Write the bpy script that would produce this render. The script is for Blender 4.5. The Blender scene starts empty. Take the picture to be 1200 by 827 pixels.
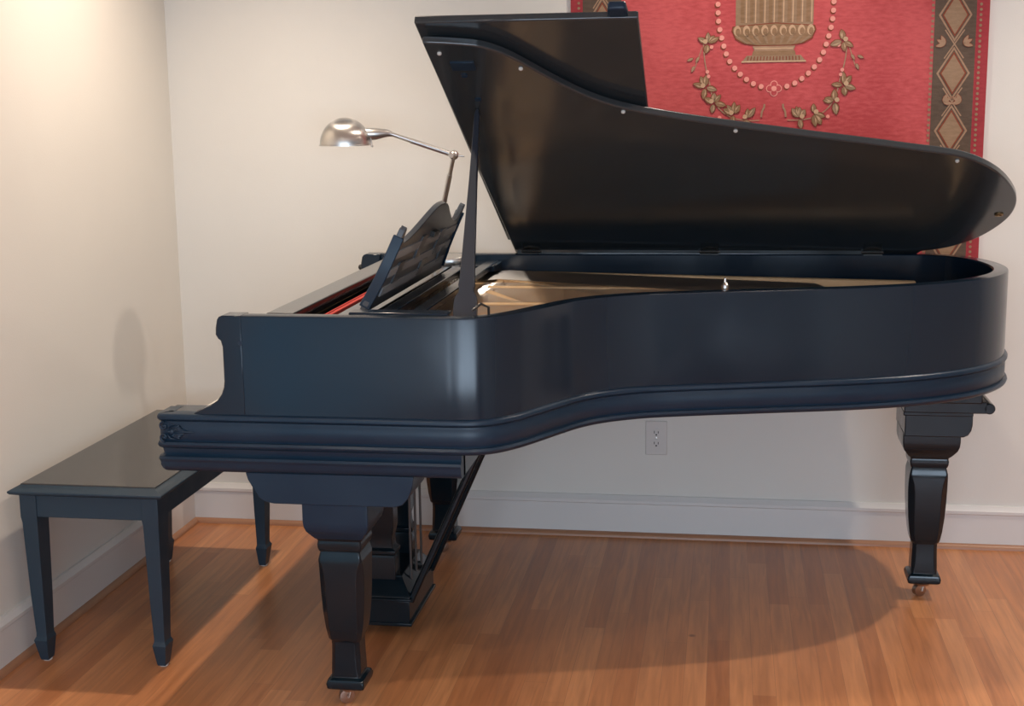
import bpy, bmesh, math, random
from mathutils import Vector, Matrix
random.seed(7)
PI = math.pi
SC = bpy.context.scene
COL = SC.collection

# ------------------------------------------------------------------ materials
def newmat(name):
    m = bpy.data.materials.new(name); m.use_nodes = True
    nt = m.node_tree; b = nt.nodes['Principled BSDF']
    return m, nt, b
def simple(name, col, rough=.5, metal=0., spec=.5, coat=0., coat_r=.1, bump=0., bscale=200., rvar=0., cvar=None, vscale=8.):
    m, nt, b = newmat(name)
    b.inputs['Base Color'].default_value = (*col, 1)
    b.inputs['Roughness'].default_value = rough
    b.inputs['Metallic'].default_value = metal
    b.inputs['Specular IOR Level'].default_value = spec
    b.inputs['Coat Weight'].default_value = coat
    b.inputs['Coat Roughness'].default_value = coat_r
    tc = nt.nodes.new('ShaderNodeTexCoord')
    if bump:
        n = nt.nodes.new('ShaderNodeTexNoise'); n.inputs['Scale'].default_value = bscale; n.inputs['Detail'].default_value = 3
        bp = nt.nodes.new('ShaderNodeBump'); bp.inputs['Strength'].default_value = bump; bp.inputs['Distance'].default_value = .002
        nt.links.new(tc.outputs['Object'], n.inputs['Vector'])
        nt.links.new(n.outputs['Fac'], bp.inputs['Height']); nt.links.new(bp.outputs['Normal'], b.inputs['Normal'])
    if rvar or cvar:
        n = nt.nodes.new('ShaderNodeTexNoise'); n.inputs['Scale'].default_value = vscale; n.inputs['Detail'].default_value = 5
        nt.links.new(tc.outputs['Object'], n.inputs['Vector'])
        if rvar:
            mr = nt.nodes.new('ShaderNodeMapRange'); mr.inputs['From Min'].default_value = .35; mr.inputs['From Max'].default_value = .65
            mr.inputs['To Min'].default_value = rough - rvar; mr.inputs['To Max'].default_value = rough + rvar
            nt.links.new(n.outputs['Fac'], mr.inputs['Value']); nt.links.new(mr.outputs['Result'], b.inputs['Roughness'])
        if cvar:
            mx = nt.nodes.new('ShaderNodeMix'); mx.data_type = 'RGBA'
            mx.inputs[6].default_value = (*col, 1); mx.inputs[7].default_value = (*cvar, 1)
            nt.links.new(n.outputs['Fac'], mx.inputs[0]); nt.links.new(mx.outputs[2], b.inputs['Base Color'])
    return m
M = {}
M['lacquer'] = simple('black_lacquer', (.004, .012, .024), .19, spec=.45, rvar=.04, vscale=5)
M['lid'] = simple('black_lid_lacquer', (.028, .034, .038), .16, spec=.6, rvar=.04, vscale=4)
M['satin'] = simple('worn_black_satin', (.006, .020, .040), .34, spec=.32, rvar=.06, cvar=(.010, .026, .048), vscale=9)
M['bench'] = simple('bench_paint', (.013, .030, .048), .5, spec=.4, rvar=.06, cvar=(.018, .037, .056), vscale=14)
M['bench_top'] = simple('bench_top_panel', (.030, .030, .031), .13, spec=.5)
M['legblack'] = simple('black_leg_lacquer', (.005, .011, .016), .17, spec=.35, rvar=.05, vscale=12)
M['gold'] = simple('bronze_gold_plate', (.72, .50, .29), .58, metal=.12, spec=.35, cvar=(.56, .37, .20), vscale=10)
M['board'] = simple('spruce_soundboard', (.34, .22, .11), .4, cvar=(.26, .15, .07), vscale=18)
M['steel'] = simple('steel_string', (.5, .5, .5), .3, metal=1)
M['felt'] = simple('red_felt', (.50, .075, .065), .95, spec=.1, bump=.5, bscale=600)
M['ivory'] = simple('ivory_key', (.82, .79, .70), .25)
M['ebony'] = simple('ebony_key', (.01, .01, .01), .3)
M['nickel'] = simple('brushed_nickel', (.60, .58, .55), .30, metal=1.)
M['toplac'] = simple('polished_lacquer', (.012, .013, .015), .12, spec=.9)
M['stick'] = simple('prop_stick_paint', (.020, .025, .036), .35)
M['rod'] = simple('dull_steel_rod', (.12, .12, .12), .4, metal=.8)
M['whitein'] = simple('white_enamel_inside', (.8, .78, .74), .5)
M['brass'] = simple('aged_brass', (.25, .17, .08), .35, metal=1.)
M['castersteel'] = simple('worn_caster_steel', (.42, .33, .28), .3, metal=1.)
M['rubber'] = simple('pale_rubber', (.55, .55, .52), .6)
M['darkrod'] = simple('dark_rod', (.02, .018, .016), .3)
M['greypanel'] = simple('desk_grey_lacquer', (.055, .062, .072), .32)
M['reflection_pale'] = simple('desk_reflection_pale', (.26, .27, .29), .5)  # pale grey standing in for reflections in the desk back
M['trimwhite'] = simple('white_trim_paint', (.66, .63, .60), .35)
M['plastic'] = simple('outlet_plastic', (.62, .58, .54), .4)
M['slot'] = simple('outlet_slot', (.02, .018, .016), .6)
M['cap'] = simple('ceiling_paint', (.80, .78, .74), .9, bump=.1)
M['winframe'] = simple('window_paint', (.75, .75, .73), .4)

def wallmat():
    m, nt, b = newmat('cream_wall_paint'); b.inputs['Roughness'].default_value = .75; b.inputs['Specular IOR Level'].default_value = .3
    tc = nt.nodes.new('ShaderNodeTexCoord'); n = nt.nodes.new('ShaderNodeTexNoise'); n.inputs['Scale'].default_value = 1.4; n.inputs['Detail'].default_value = 3
    r = nt.nodes.new('ShaderNodeValToRGB'); r.color_ramp.elements[0].color = (.680, .645, .590, 1); r.color_ramp.elements[1].color = (.715, .68, .62, 1)
    r.color_ramp.elements[0].position = .3; r.color_ramp.elements[1].position = .7
    nt.links.new(tc.outputs['Object'], n.inputs['Vector']); nt.links.new(n.outputs['Fac'], r.inputs['Fac']); nt.links.new(r.outputs['Color'], b.inputs['Base Color'])
    n2 = nt.nodes.new('ShaderNodeTexNoise'); n2.inputs['Scale'].default_value = 180; bp = nt.nodes.new('ShaderNodeBump'); bp.inputs['Strength'].default_value = .12; bp.inputs['Distance'].default_value = .002
    nt.links.new(tc.outputs['Object'], n2.inputs['Vector']); nt.links.new(n2.outputs['Fac'], bp.inputs['Height']); nt.links.new(bp.outputs['Normal'], b.inputs['Normal'])
    return m
M['wall'] = wallmat()

def floormat(name, plank=True):
    m, nt, b = newmat(name); N = nt.nodes; L = nt.links
    tc = N.new('ShaderNodeTexCoord')
    mp = N.new('ShaderNodeMapping'); mp.inputs['Rotation'].default_value = (0, 0, PI/2)
    L.new(tc.outputs['Object'], mp.inputs['Vector'])
    br = N.new('ShaderNodeTexBrick'); br.offset = 0; br.offset_frequency = 2; br.squash_frequency = 1
    br.inputs['Color1'].default_value = (0, 0, 0, 1); br.inputs['Color2'].default_value = (1, 1, 1, 1); br.inputs['Mortar'].default_value = (.5, .5, .5, 1)
    br.inputs['Scale'].default_value = 1; br.inputs['Mortar Size'].default_value = .0007; br.inputs['Mortar Smooth'].default_value = .2
    br.inputs['Brick Width'].default_value = 1.05; br.inputs['Row Height'].default_value = .060
    sx_ = N.new('ShaderNodeSeparateXYZ'); L.new(tc.outputs['Object'], sx_.inputs[0])
    dv = N.new('ShaderNodeMath'); dv.operation = 'DIVIDE'; dv.inputs[1].default_value = .060; L.new(sx_.outputs['X'], dv.inputs[0])
    fl = N.new('ShaderNodeMath'); fl.operation = 'FLOOR'; L.new(dv.outputs[0], fl.inputs[0])
    wn = N.new('ShaderNodeTexWhiteNoise'); wn.noise_dimensions = '1D'; L.new(fl.outputs[0], wn.inputs['W'])
    ms = N.new('ShaderNodeMath'); ms.operation = 'MULTIPLY_ADD'; ms.inputs[1].default_value = 3.1; L.new(wn.outputs['Value'], ms.inputs[0]); L.new(sx_.outputs['Y'], ms.inputs[2])
    cb = N.new('ShaderNodeCombineXYZ'); L.new(ms.outputs[0], cb.inputs['X']); L.new(sx_.outputs['X'], cb.inputs['Y'])
    L.new(cb.outputs[0], br.inputs['Vector'])
    ramp = N.new('ShaderNodeValToRGB'); e = ramp.color_ramp.elements
    e[0].color = (.42, .160, .062, 1); e[1].color = (.60, .265, .112, 1)
    x = e.new(.45); x.color = (.51, .208, .083, 1)
    L.new(br.outputs['Color'], ramp.inputs['Fac'])
    mp2 = N.new('ShaderNodeMapping'); mp2.inputs['Scale'].default_value = (38, 2.2, 1)
    L.new(tc.outputs['Object'], mp2.inputs['Vector'])
    ns = N.new('ShaderNodeTexNoise'); ns.inputs['Scale'].default_value = 1.6; ns.inputs['Detail'].default_value = 6; ns.inputs['Distortion'].default_value = .6
    L.new(mp2.outputs['Vector'], ns.inputs['Vector'])
    r2 = N.new('ShaderNodeValToRGB'); r2.color_ramp.elements[0].color = (.74, .70, .66, 1); r2.color_ramp.elements[1].color = (1.08, 1.06, 1.04, 1)
    r2.color_ramp.elements[0].position = .32; r2.color_ramp.elements[1].position = .68
    L.new(ns.outputs['Fac'], r2.inputs['Fac'])
    mul = N.new('ShaderNodeMix'); mul.data_type = 'RGBA'; mul.blend_type = 'MULTIPLY'; mul.inputs[0].default_value = .85
    L.new(ramp.outputs['Color'], mul.inputs[6]); L.new(r2.outputs['Color'], mul.inputs[7])
    mo = N.new('ShaderNodeMix'); mo.data_type = 'RGBA'; mo.inputs[7].default_value = (.22, .10, .05, 1)
    mf = N.new('ShaderNodeMath'); mf.operation = 'MULTIPLY'; mf.inputs[1].default_value = .55
    L.new(br.outputs['Fac'], mf.inputs[0]); L.new(mf.outputs[0], mo.inputs[0])
    L.new(mul.outputs[2], mo.inputs[6])
    # a few knots
    vo = N.new('ShaderNodeTexVoronoi'); vo.inputs['Scale'].default_value = 2.3
    L.new(tc.outputs['Object'], vo.inputs['Vector'])
    lt = N.new('ShaderNodeMapRange'); lt.inputs['From Min'].default_value = .012; lt.inputs['From Max'].default_value = .03; lt.inputs['To Min'].default_value = .7; lt.inputs['To Max'].default_value = 0
    L.new(vo.outputs['Distance'], lt.inputs['Value'])
    kn = N.new('ShaderNodeMix'); kn.data_type = 'RGBA'; kn.inputs[7].default_value = (.13, .05, .025, 1)
    L.new(lt.outputs['Result'], kn.inputs[0]); L.new(mo.outputs[2], kn.inputs[6])
    L.new((kn if plank else mul).outputs[2], b.inputs['Base Color'])
    b.inputs['Roughness'].default_value = .30; b.inputs['Specular IOR Level'].default_value = .5
    rr = N.new('ShaderNodeMapRange'); rr.inputs['To Min'].default_value = .26; rr.inputs['To Max'].default_value = .40
    L.new(ns.outputs['Fac'], rr.inputs['Value']); L.new(rr.outputs['Result'], b.inputs['Roughness'])
    return m
M['floor'] = floormat('oak_strip_floor')
M['shoe'] = simple('stained_shoe_moulding', (.32, .15, .08), .4, cvar=(.40, .19, .10), vscale=6)

def cloth(name, c1, c2, sc=(260, 120, 260), bump=.5):
    m, nt, b = newmat(name); N = nt.nodes; L = nt.links
    b.inputs['Roughness'].default_value = .9; b.inputs['Specular IOR Level'].default_value = .1
    tc = N.new('ShaderNodeTexCoord'); mp = N.new('ShaderNodeMapping'); mp.inputs['Scale'].default_value = (35, 1, 110)
    L.new(tc.outputs['Object'], mp.inputs['Vector'])
    n = N.new('ShaderNodeTexNoise'); n.inputs['Scale'].default_value = 1; n.inputs['Detail'].default_value = 5
    L.new(mp.outputs['Vector'], n.inputs['Vector'])
    n3 = N.new('ShaderNodeTexNoise'); n3.inputs['Scale'].default_value = 3.2; L.new(tc.outputs['Object'], n3.inputs['Vector'])
    ad = N.new('ShaderNodeMath'); ad.operation = 'ADD'; L.new(n.outputs['Fac'], ad.inputs[0]); L.new(n3.outputs['Fac'], ad.inputs[1])
    r = N.new('ShaderNodeMapRange'); r.inputs['From Min'].default_value = .75; r.inputs['From Max'].default_value = 1.25
    L.new(ad.outputs[0], r.inputs['Value'])
    mx = N.new('ShaderNodeMix'); mx.data_type = 'RGBA'; mx.inputs[6].default_value = (*c1, 1); mx.inputs[7].default_value = (*c2, 1)
    L.new(r.outputs['Result'], mx.inputs[0]); L.new(mx.outputs[2], b.inputs['Base Color'])
    w = N.new('ShaderNodeTexNoise'); w.inputs['Scale'].default_value = 300; L.new(tc.outputs['Object'], w.inputs['Vector'])
    bp = N.new('ShaderNodeBump'); bp.inputs['Strength'].default_value = bump; bp.inputs['Distance'].default_value = .001
    L.new(w.outputs['Fac'], bp.inputs['Height']); L.new(bp.outputs['Normal'], b.inputs['Normal'])
    return m
T_RED = cloth('tapestry_red', (.42, .062, .066), (.58, .11, .11))
T_EDGE = cloth('tapestry_edge_red', (.30, .040, .048), (.38, .055, .062))
T_BAND = cloth('tapestry_brown_band', (.095, .065, .048), (.135, .095, .07))
T_TAN = cloth('tapestry_tan', (.26, .165, .10), (.34, .22, .14))
T_LINE = cloth('tapestry_ochre_line', (.32, .19, .12), (.40, .25, .16))
T_PINK = cloth('tapestry_pink_bead', (.74, .27, .22), (.80, .34, .28))
T_DARK = cloth('tapestry_dark_outline', (.20, .05, .03), (.26, .07, .04))
T_LEAF = cloth('tapestry_olive_leaf', (.22, .13, .07), (.33, .19, .11))
T_LITE = cloth('tapestry_light_thread', (.50, .31, .19), (.58, .38, .24))

# ------------------------------------------------------------------ mesh builder
class MB:
    def __init__(s): s.v = []; s.f = []; s.m = []
    def add(s, vs, fs, mi=0):
        o = len(s.v); s.v += [tuple(p) for p in vs]; s.f += [tuple(i+o for i in f) for f in fs]; s.m += [mi]*len(fs)
    def box(s, x0, x1, y0, y1, z0, z1, mi=0, M4=None):
        vs = [Vector((x, y, z)) for z in (z0, z1) for y in (y0, y1) for x in (x0, x1)]
        if M4: vs = [M4 @ v for v in vs]
        s.add(vs, [(0, 2, 3, 1), (4, 5, 7, 6), (0, 1, 5, 4), (2, 6, 7, 3), (0, 4, 6, 2), (1, 3, 7, 5)], mi)
        return s
    def prism(s, poly, axis, a0, a1, mi=0):
        def P(p, a): return (a, p[0], p[1]) if axis == 0 else ((p[0], a, p[1]) if axis == 1 else (p[0], p[1], a))
        n = len(poly); s.add([P(p, a0) for p in poly]+[P(p, a1) for p in poly],
            [tuple(range(n))[::-1], tuple(range(n, 2*n))]+[(i, (i+1) % n, n+(i+1) % n, n+i) for i in range(n)], mi); return s
    def sweep(s, path, prof, closed=False, mi=0, side=1):
        n = len(path); k = len(prof); vs = []
        for i, p in enumerate(path):
            a = Vector(path[i-1]) if (i > 0 or closed) else None
            b = Vector(path[(i+1) % n]) if (i < n-1 or closed) else None
            p = Vector(p)
            ta = (p-a).normalized() if a is not None else None
            tb = (b-p).normalized() if b is not None else None
            t = (ta+tb).normalized() if (ta is not None and tb is not None) else (ta if ta is not None else tb)
            sc = 1/max(.4, t.dot(tb if tb is not None else ta))
            nn = Vector((t.y, -t.x))*side*sc
            for (o, z) in prof: vs.append((p.x+nn.x*o, p.y+nn.y*o, z))
        fs = []
        for i in range(n if closed else n-1):
            j = (i+1) % n
            for q in range(k):
                r = (q+1) % k; fs.append((i*k+q, j*k+q, j*k+r, i*k+r))
        if not closed: fs += [tuple(range(k)), tuple((n-1)*k+q for q in range(k))[::-1]]
        s.add(vs, fs, mi); return s
    def tube(s, pts, r, n=12, mi=0):
        pts = [Vector(p) for p in pts]; rs = r if isinstance(r, (list, tuple)) else [r]*len(pts)
        vs = []; ref = None
        for i, p in enumerate(pts):
            t = (pts[min(i+1, len(pts)-1)]-pts[max(i-1, 0)]).normalized()
            if ref is None:
                ref = Vector((0, 0, 1)) if abs(t.z) < .9 else Vector((1, 0, 0))
            u = (ref-t*ref.dot(t)).normalized(); w = t.cross(u); ref = u
            for q in range(n):
                a = 2*PI*q/n; vs.append(p+u*math.cos(a)*rs[i]+w*math.sin(a)*rs[i])
        fs = [(i*n+q, i*n+(q+1) % n, (i+1)*n+(q+1) % n, (i+1)*n+q) for i in range(len(pts)-1) for q in range(n)]
        fs += [tuple(range(n))[::-1], tuple((len(pts)-1)*n+q for q in range(n))]
        s.add(vs, fs, mi); return s
    def lathe(s, prof, c=(0, 0, 0), n=32, M4=None, mi=0, cap=True):
        vs = []
        for (r, z) in prof:
            for q in range(n):
                a = 2*PI*q/n; vs.append(Vector((r*math.cos(a), r*math.sin(a), z)))
        if M4: vs = [M4 @ v for v in vs]
        vs = [v+Vector(c) for v in vs]; k = len(prof)
        fs = [(i*n+q, i*n+(q+1) % n, (i+1)*n+(q+1) % n, (i+1)*n+q) for i in range(k-1) for q in range(n)]
        if cap: fs += [tuple(range(n))[::-1], tuple((k-1)*n+q for q in range(n))]
        s.add(vs, fs, mi); return s
    def sphere(s, c, r, n=12, mi=0, sc=(1, 1, 1)):
        prof = [(max(1e-4, r*math.sin(PI*i/n)), -r*math.cos(PI*i/n)) for i in range(n+1)]
        return s.lathe(prof, c, n*2, Matrix.Diagonal((*sc, 1)), mi)
    def loft(s, secs, cx, cy, rot=0, mi=0):
        # secs: (z, half x, half y, chamfer fraction)
        vs = []
        for (z, hx, hy, c) in secs:
            c = max(c, .02); a = hx*(1-c); b = hy*(1-c)
            for (x, y) in [(hx, -b), (hx, b), (a, hy), (-a, hy), (-hx, b), (-hx, -b), (-a, -hy), (a, -hy)]:
                vs.append((cx+x*math.cos(rot)-y*math.sin(rot), cy+x*math.sin(rot)+y*math.cos(rot), z))
        k = len(secs); n = 8
        fs = [(i*n+q, i*n+(q+1) % n, (i+1)*n+(q+1) % n, (i+1)*n+q) for i in range(k-1) for q in range(n)]
        fs += [tuple(range(n))[::-1], tuple((k-1)*n+q for q in range(n))]
        s.add(vs, fs, mi); return s
    def build(s, name, mat, parent=None, smooth=30, bevel=0, segs=2):
        me = bpy.data.meshes.new(name); me.from_pydata(s.v, [], s.f)
        mats = mat if isinstance(mat, (list, tuple)) else [mat]
        for m in mats: me.materials.append(m)
        me.polygons.foreach_set('material_index', s.m)
        bm = bmesh.new(); bm.from_mesh(me)
        bmesh.ops.recalc_face_normals(bm, faces=bm.faces); bm.to_mesh(me); bm.free()
        if smooth:
            me.polygons.foreach_set('use_smooth', [True]*len(me.polygons)); me.set_sharp_from_angle(angle=math.radians(smooth))
        me.update()
        o = bpy.data.objects.new(name, me); COL.objects.link(o)
        if parent is not None:
            o.parent = parent
            off = Vector((0, 0, 0)); p = parent
            while p is not None: off += Vector(p.location); p = p.parent
            me.transform(Matrix.Translation(-off))
        if bevel:
            md = o.modifiers.new('bevel', 'BEVEL'); md.width = bevel; md.segments = segs; md.limit_method = 'ANGLE'; md.angle_limit = math.radians(40)
        return o
def empty(name, loc, label, cat, group=None):
    o = bpy.data.objects.new(name, None); COL.objects.link(o); o.location = loc; o.empty_display_size = .1
    o['label'] = label; o['category'] = cat
    if group: o['group'] = group
    return o
def struct(mb, name, mat, **k):
    o = mb.build(name, mat, **k); o['kind'] = 'structure'; return o
def catmull(pts, sub=6, closed=False):
    P = [Vector(p) for p in pts]; n = len(P); out = []
    for i in range(n if closed else n-1):
        p0 = P[i-1] if (i > 0 or closed) else P[0]*2-P[1]
        p1 = P[i]; p2 = P[(i+1) % n]
        p3 = P[(i+2) % n] if (i+2 < n or closed) else P[n-1]*2-P[n-2]
        t0 = 0; t1 = (p1-p0).length**.5; t2 = t1+(p2-p1).length**.5; t3 = t2+(p3-p2).length**.5
        for j in range(sub):
            t = t1+(t2-t1)*j/sub
            A1 = p0*((t1-t)/(t1-t0))+p1*((t-t0)/(t1-t0)); A2 = p1*((t2-t)/(t2-t1))+p2*((t-t1)/(t2-t1)); A3 = p2*((t3-t)/(t3-t2))+p3*((t-t2)/(t3-t2))
            B1 = A1*((t2-t)/(t2-t0))+A2*((t-t0)/(t2-t0)); B2 = A2*((t3-t)/(t3-t1))+A3*((t-t1)/(t3-t1))
            out.append(tuple(B1*((t2-t)/(t2-t1))+B2*((t-t1)/(t2-t1))))
    if not closed: out.append(tuple(P[-1]))
    return out

# ------------------------------------------------------------------ room
RX, RY, RZ = 5.6, -7.2, 2.62
struct(MB().box(-.1, RX+.1, RY-.1, .1, -.08, 0), 'floor', M['floor'], smooth=0)
struct(MB().box(-.1, RX+.1, RY-.1, .1, RZ, RZ+.1), 'ceiling', M['cap'], smooth=0)
DY0, DY1, DZ1 = -5.9, -3.7, 2.1
struct(MB().box(-.12, 0, DY1, .12, 0, RZ).box(-.12, 0, RY-.1, DY0, 0, RZ).box(-.12, 0, DY0, DY1, DZ1, RZ), 'wall_left', M['wall'], smooth=0)
dd = MB()
for y in (DY0, (DY0+DY1)/2-.05, DY1-.10): dd.box(-.08, -.02, y, y+.10, 0, DZ1)
dd.box(-.075, -.025, DY0, DY1, 0, .12).box(-.075, -.025, DY0, DY1, DZ1-.10, DZ1)
struct(dd, 'added_door_1', M['winframe'], smooth=0)  # unseen glass door, added to give the piano arm a blue sheen
struct(MB().box(0, RX, 0, .12, 0, RZ), 'wall_back', M['wall'], smooth=0)
struct(MB().box(RX, RX+.12, RY-.1, .12, 0, RZ), 'wall_right', M['wall'], smooth=0)
WX0, WX1, WZ0, WZ1 = .5, 4.3, .55, 2.25
fw = MB().box(0, WX0, RY-.12, RY, 0, RZ).box(WX1, RX, RY-.12, RY, 0, RZ).box(WX0, WX1, RY-.12, RY, 0, WZ0).box(WX0, WX1, RY-.12, RY, WZ1, RZ)
struct(fw, 'wall_front', M['wall'], smooth=0)
wf = MB()
for k in range(4):
    x = WX0+(WX1-WX0-.06)*k/3; wf.box(x, x+.06, RY-.09, RY-.02, WZ0, WZ1)
wf.box(WX0, WX1, RY-.088, RY-.022, WZ0, WZ0+.06).box(WX0, WX1, RY-.088, RY-.022, WZ1-.06, WZ1).box(WX0, WX1, RY-.08, RY-.03, 1.38, 1.42)
struct(wf, 'window_1', M['winframe'], smooth=0)
# baseboards: flat board with a stepped cap, and the stained shoe moulding
def bprof(sx):
    return [(0, 0), (.016, 0), (.016, .118), (.020, .122), (.020, .132), (.013, .140), (.008, .1484), (0, .1484)]
bb = bprof(1)
struct(MB().prism([(o, z) for o, z in bb], 1, DY1, 0), 'baseboard_left', M['trimwhite'])
o_ = MB(); o_.prism([(-o, z) for o, z in bb], 0, 0.0, RX); struct(o_, 'baseboard_back', M['trimwhite'])
struct(MB().prism([(RX-o, z) for o, z in bb], 1, RY, 0), 'baseboard_right', M['trimwhite'])
q = [(.016, 0)]+[(.016+.017*math.cos(a), .017*math.sin(a)) for a in [i*PI/12 for i in range(7)]]
struct(MB().prism(q, 1, DY1, -.016), 'trim_1', M['shoe'])
struct(MB().prism([(-o, z) for o, z in q], 0, .016, RX), 'trim_2', M['shoe'])

# ------------------------------------------------------------------ wall outlet
ox, oz = 1.722, .358
ot = empty('electrical_outlet', (ox, 0, oz-.062), 'pale duplex electrical outlet on the back wall low below the piano', 'outlet')
MB().box(ox-.038, ox+.038, -.006, 0, oz-.061, oz+.061).build('cover_plate', M['plastic'], ot, bevel=.003)
for dz in (-.0195, .0195):
    rp = [(ox+.0175*math.cos(a), oz+dz+max(-.0135, min(.0135, .0175*math.sin(a)))) for a in [i*2*PI/24 for i in range(24)]]
    r_ = MB().prism(rp, 1, -.0085, -.006).build('receptacle', M['plastic'], ot)
    g = MB().box(ox-.008, ox-.0055, -.009, -.0084, oz+dz-.002, oz+dz+.007).box(ox+.0055, ox+.008, -.009, -.0084, oz+dz-.002, oz+dz+.006)
    g.prism([(ox+.003*math.cos(a), oz+dz-.007+.003*math.sin(a)) for a in [i*2*PI/12 for i in range(12)]], 1, -.009, -.0084)
    g.build('slot', M['slot'], r_)
MB().lathe([(.0035, 0), (.003, .0012), (.001, .0016)], (ox, -.006, oz), 12, Matrix.Rotation(PI/2, 4, 'X')).build('screw', M['nickel'], ot)

# ------------------------------------------------------------------ tapestry
TU, TZ0, TZ1 = 2.102, .74, 2.42
tp = MB()
def wav(u, z): return -.010-.0025*math.sin(u*9+z*1.3)-.002*math.sin(z*7+u*3)-.002*abs(u/.67)**6
def TP(pts, mi, lay=1):
    tp.add([(TU+u, wav(u, z)-.0006*lay, z) for u, z in pts], [tuple(range(len(pts)))], mi)
NU, NZ = 28, 34
gv = []; 
for j in range(NZ+1):
    for i in range(NU+1):
        u = -.672+1.344*i/NU; z = TZ0+(TZ1-TZ0)*j/NZ; gv.append((TU+u, wav(u, z), z))
gb = [(x, -.003, z) for x, y, z in gv]; n0 = len(gv)
fs = []; mi_ = []
def strip(u):
    return 0
for j in range(NZ):
    for i in range(NU):
        a = j*(NU+1)+i; fs.append((a, a+1, a+NU+2, a+NU+1)); fs.append(tuple(n0+k for k in (a, a+NU+1, a+NU+2, a+1)))
for i in range(NU): fs.append((i, i+1, n0+i+1, n0+i)); t_ = NZ*(NU+1)+i; fs.append((t_, t_+1, n0+t_+1, n0+t_))
for j in range(NZ): a = j*(NU+1); b = a+NU+1; fs.append((a, b, n0+b, n0+a)); a += NU; b += NU; fs.append((a, b, n0+b, n0+a))
tp.add(gv+gb, fs, 0)
def vstrip(u0, u1, mi, lay, z0=TZ0, z1=TZ1, n=34):
    for j in range(n):
        a = z0+(z1-z0)*j/n; b = z0+(z1-z0)*(j+1)/n
        m_ = (u0+u1)/2
        TP([(u0, a), (m_, a), (m_, b), (u0, b)], mi, lay); TP([(m_, a), (u1, a), (u1, b), (m_, b)], mi, lay)
def disc(u, z, r, mi, lay, n=10, sx=1, sz=1): TP([(u+r*sx*math.cos(2*PI*i/n), z+r*sz*math.sin(2*PI*i/n)) for i in range(n)], mi, lay)
def line(a, b, w, mi, lay):
    d = Vector(b)-Vector(a); n = Vector((-d.y, d.x)).normalized()*w/2; a = Vector(a); b = Vector(b)
    k = max(1, int(d.length/.05))
    for i in range(k):
        p = a+d*i/k; q_ = a+d*(i+1)/k
        TP([tuple(p+n), tuple(q_+n), tuple(q_-n), tuple(p-n)], mi, lay)
def leaf(u, z, ang, L, w, mi=3, vein=True, lay=6):
    c, s_ = math.cos(ang), math.sin(ang)
    def R_(p): return (u+p[0]*c-p[1]*s_, z+p[0]*s_+p[1]*c)
    o = [(0, 0), (.2*L, w*.38), (.5*L, w*.5), (.8*L, w*.3), (L, 0), (.8*L, -w*.3), (.5*L, -w*.5), (.2*L, -w*.38)]
    TP([R_((p[0]*1.12-.05*L, p[1]*1.3)) for p in o], 6, lay-1); TP([R_(p) for p in o], mi, lay)
    if vein:
        TP([R_(p) for p in [(0.1*L, w*.1), (.5*L, w*.30), (.85*L, w*.10), (.5*L, w*.08)]], 8, lay+1)
MATS = [T_RED, T_EDGE, T_BAND, T_LEAF, T_TAN, T_LINE, T_DARK, T_PINK, T_LITE]
for sgn in (-1, 1):
    vstrip(*sorted((sgn*.632, sgn*.672)), 1, 1); vstrip(*sorted((sgn*.503, sgn*.632)), 2, 1)
    z = TZ0+.03; zc = 1.593-.183*5
    while zc < TZ1+.1:
        c = sgn*.567
        if TZ0+.07 < zc < TZ1-.07:
            for (hh, hw, mi, lay) in [(.084, .052, 5, 2), (.074, .045, 2, 3), (.066, .039, 4, 4)]:
                if hh == .066:
                    pass
                TP([(c, zc-hh), (c+hw, zc), (c, zc+hh), (c-hw, zc)], mi, lay)
            for (hh, hw, mi, lay) in [(.068, .041, 6, 4.2), (.060, .036, 4, 5)]:
                TP([(c, zc-hh), (c+hw, zc), (c, zc+hh), (c-hw, zc)], mi, lay)
            for d in (-1, 1):
                line((c-.03*d, zc+.092-.045), (c+.03*d, zc+.092+.045), .004, 5, 5)
                for a_ in (.5, 1.1, -.2):
                    leaf(c+d*.028*(1 if (int(round(zc/.183)) % 2) else -1)*sgn, zc+.092, a_ if d*1 > 0 else PI-a_, .030, .012, 5, False, 6)
        zc += .183
    zb = TZ0+.012
    while zb < TZ1-.01:
        for u in (.497, .645): disc(sgn*u, zb, .0048, 4, 3, 8)
        zb += .0165
# garland, bead chain and urn (mirrored halves)
chain = catmull([(-.205, 2.02), (-.190, 1.90), (-.186, 1.83), (-.183, 1.77), (-.170, 1.71), (-.148, 1.648), (-.112, 1.603), (-.068, 1.570), (-.026, 1.555)], 40)
acc = 0; last = Vector(chain[0])
for c in chain[1:]:
    acc += (Vector(c)-last).length; last = Vector(c)
    if acc >= .0262:
        acc = 0
        for sgn in (-1, 1):
            disc(c[0]*sgn-.002, c[1]-.003, .0098, 6, 2); disc(c[0]*sgn, c[1], .0085, 7, 3)
for k in range(4):
    a = k*PI/2+PI/4*0; disc(.0+.0135*math.cos(a), 1.553+.0135*math.sin(a), .0125, 7, 2, 12); disc(.0135*math.cos(a), 1.553+.0135*math.sin(a), .0095, 0, 3, 12)
disc(0, 1.553, .009, 7, 4)
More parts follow.
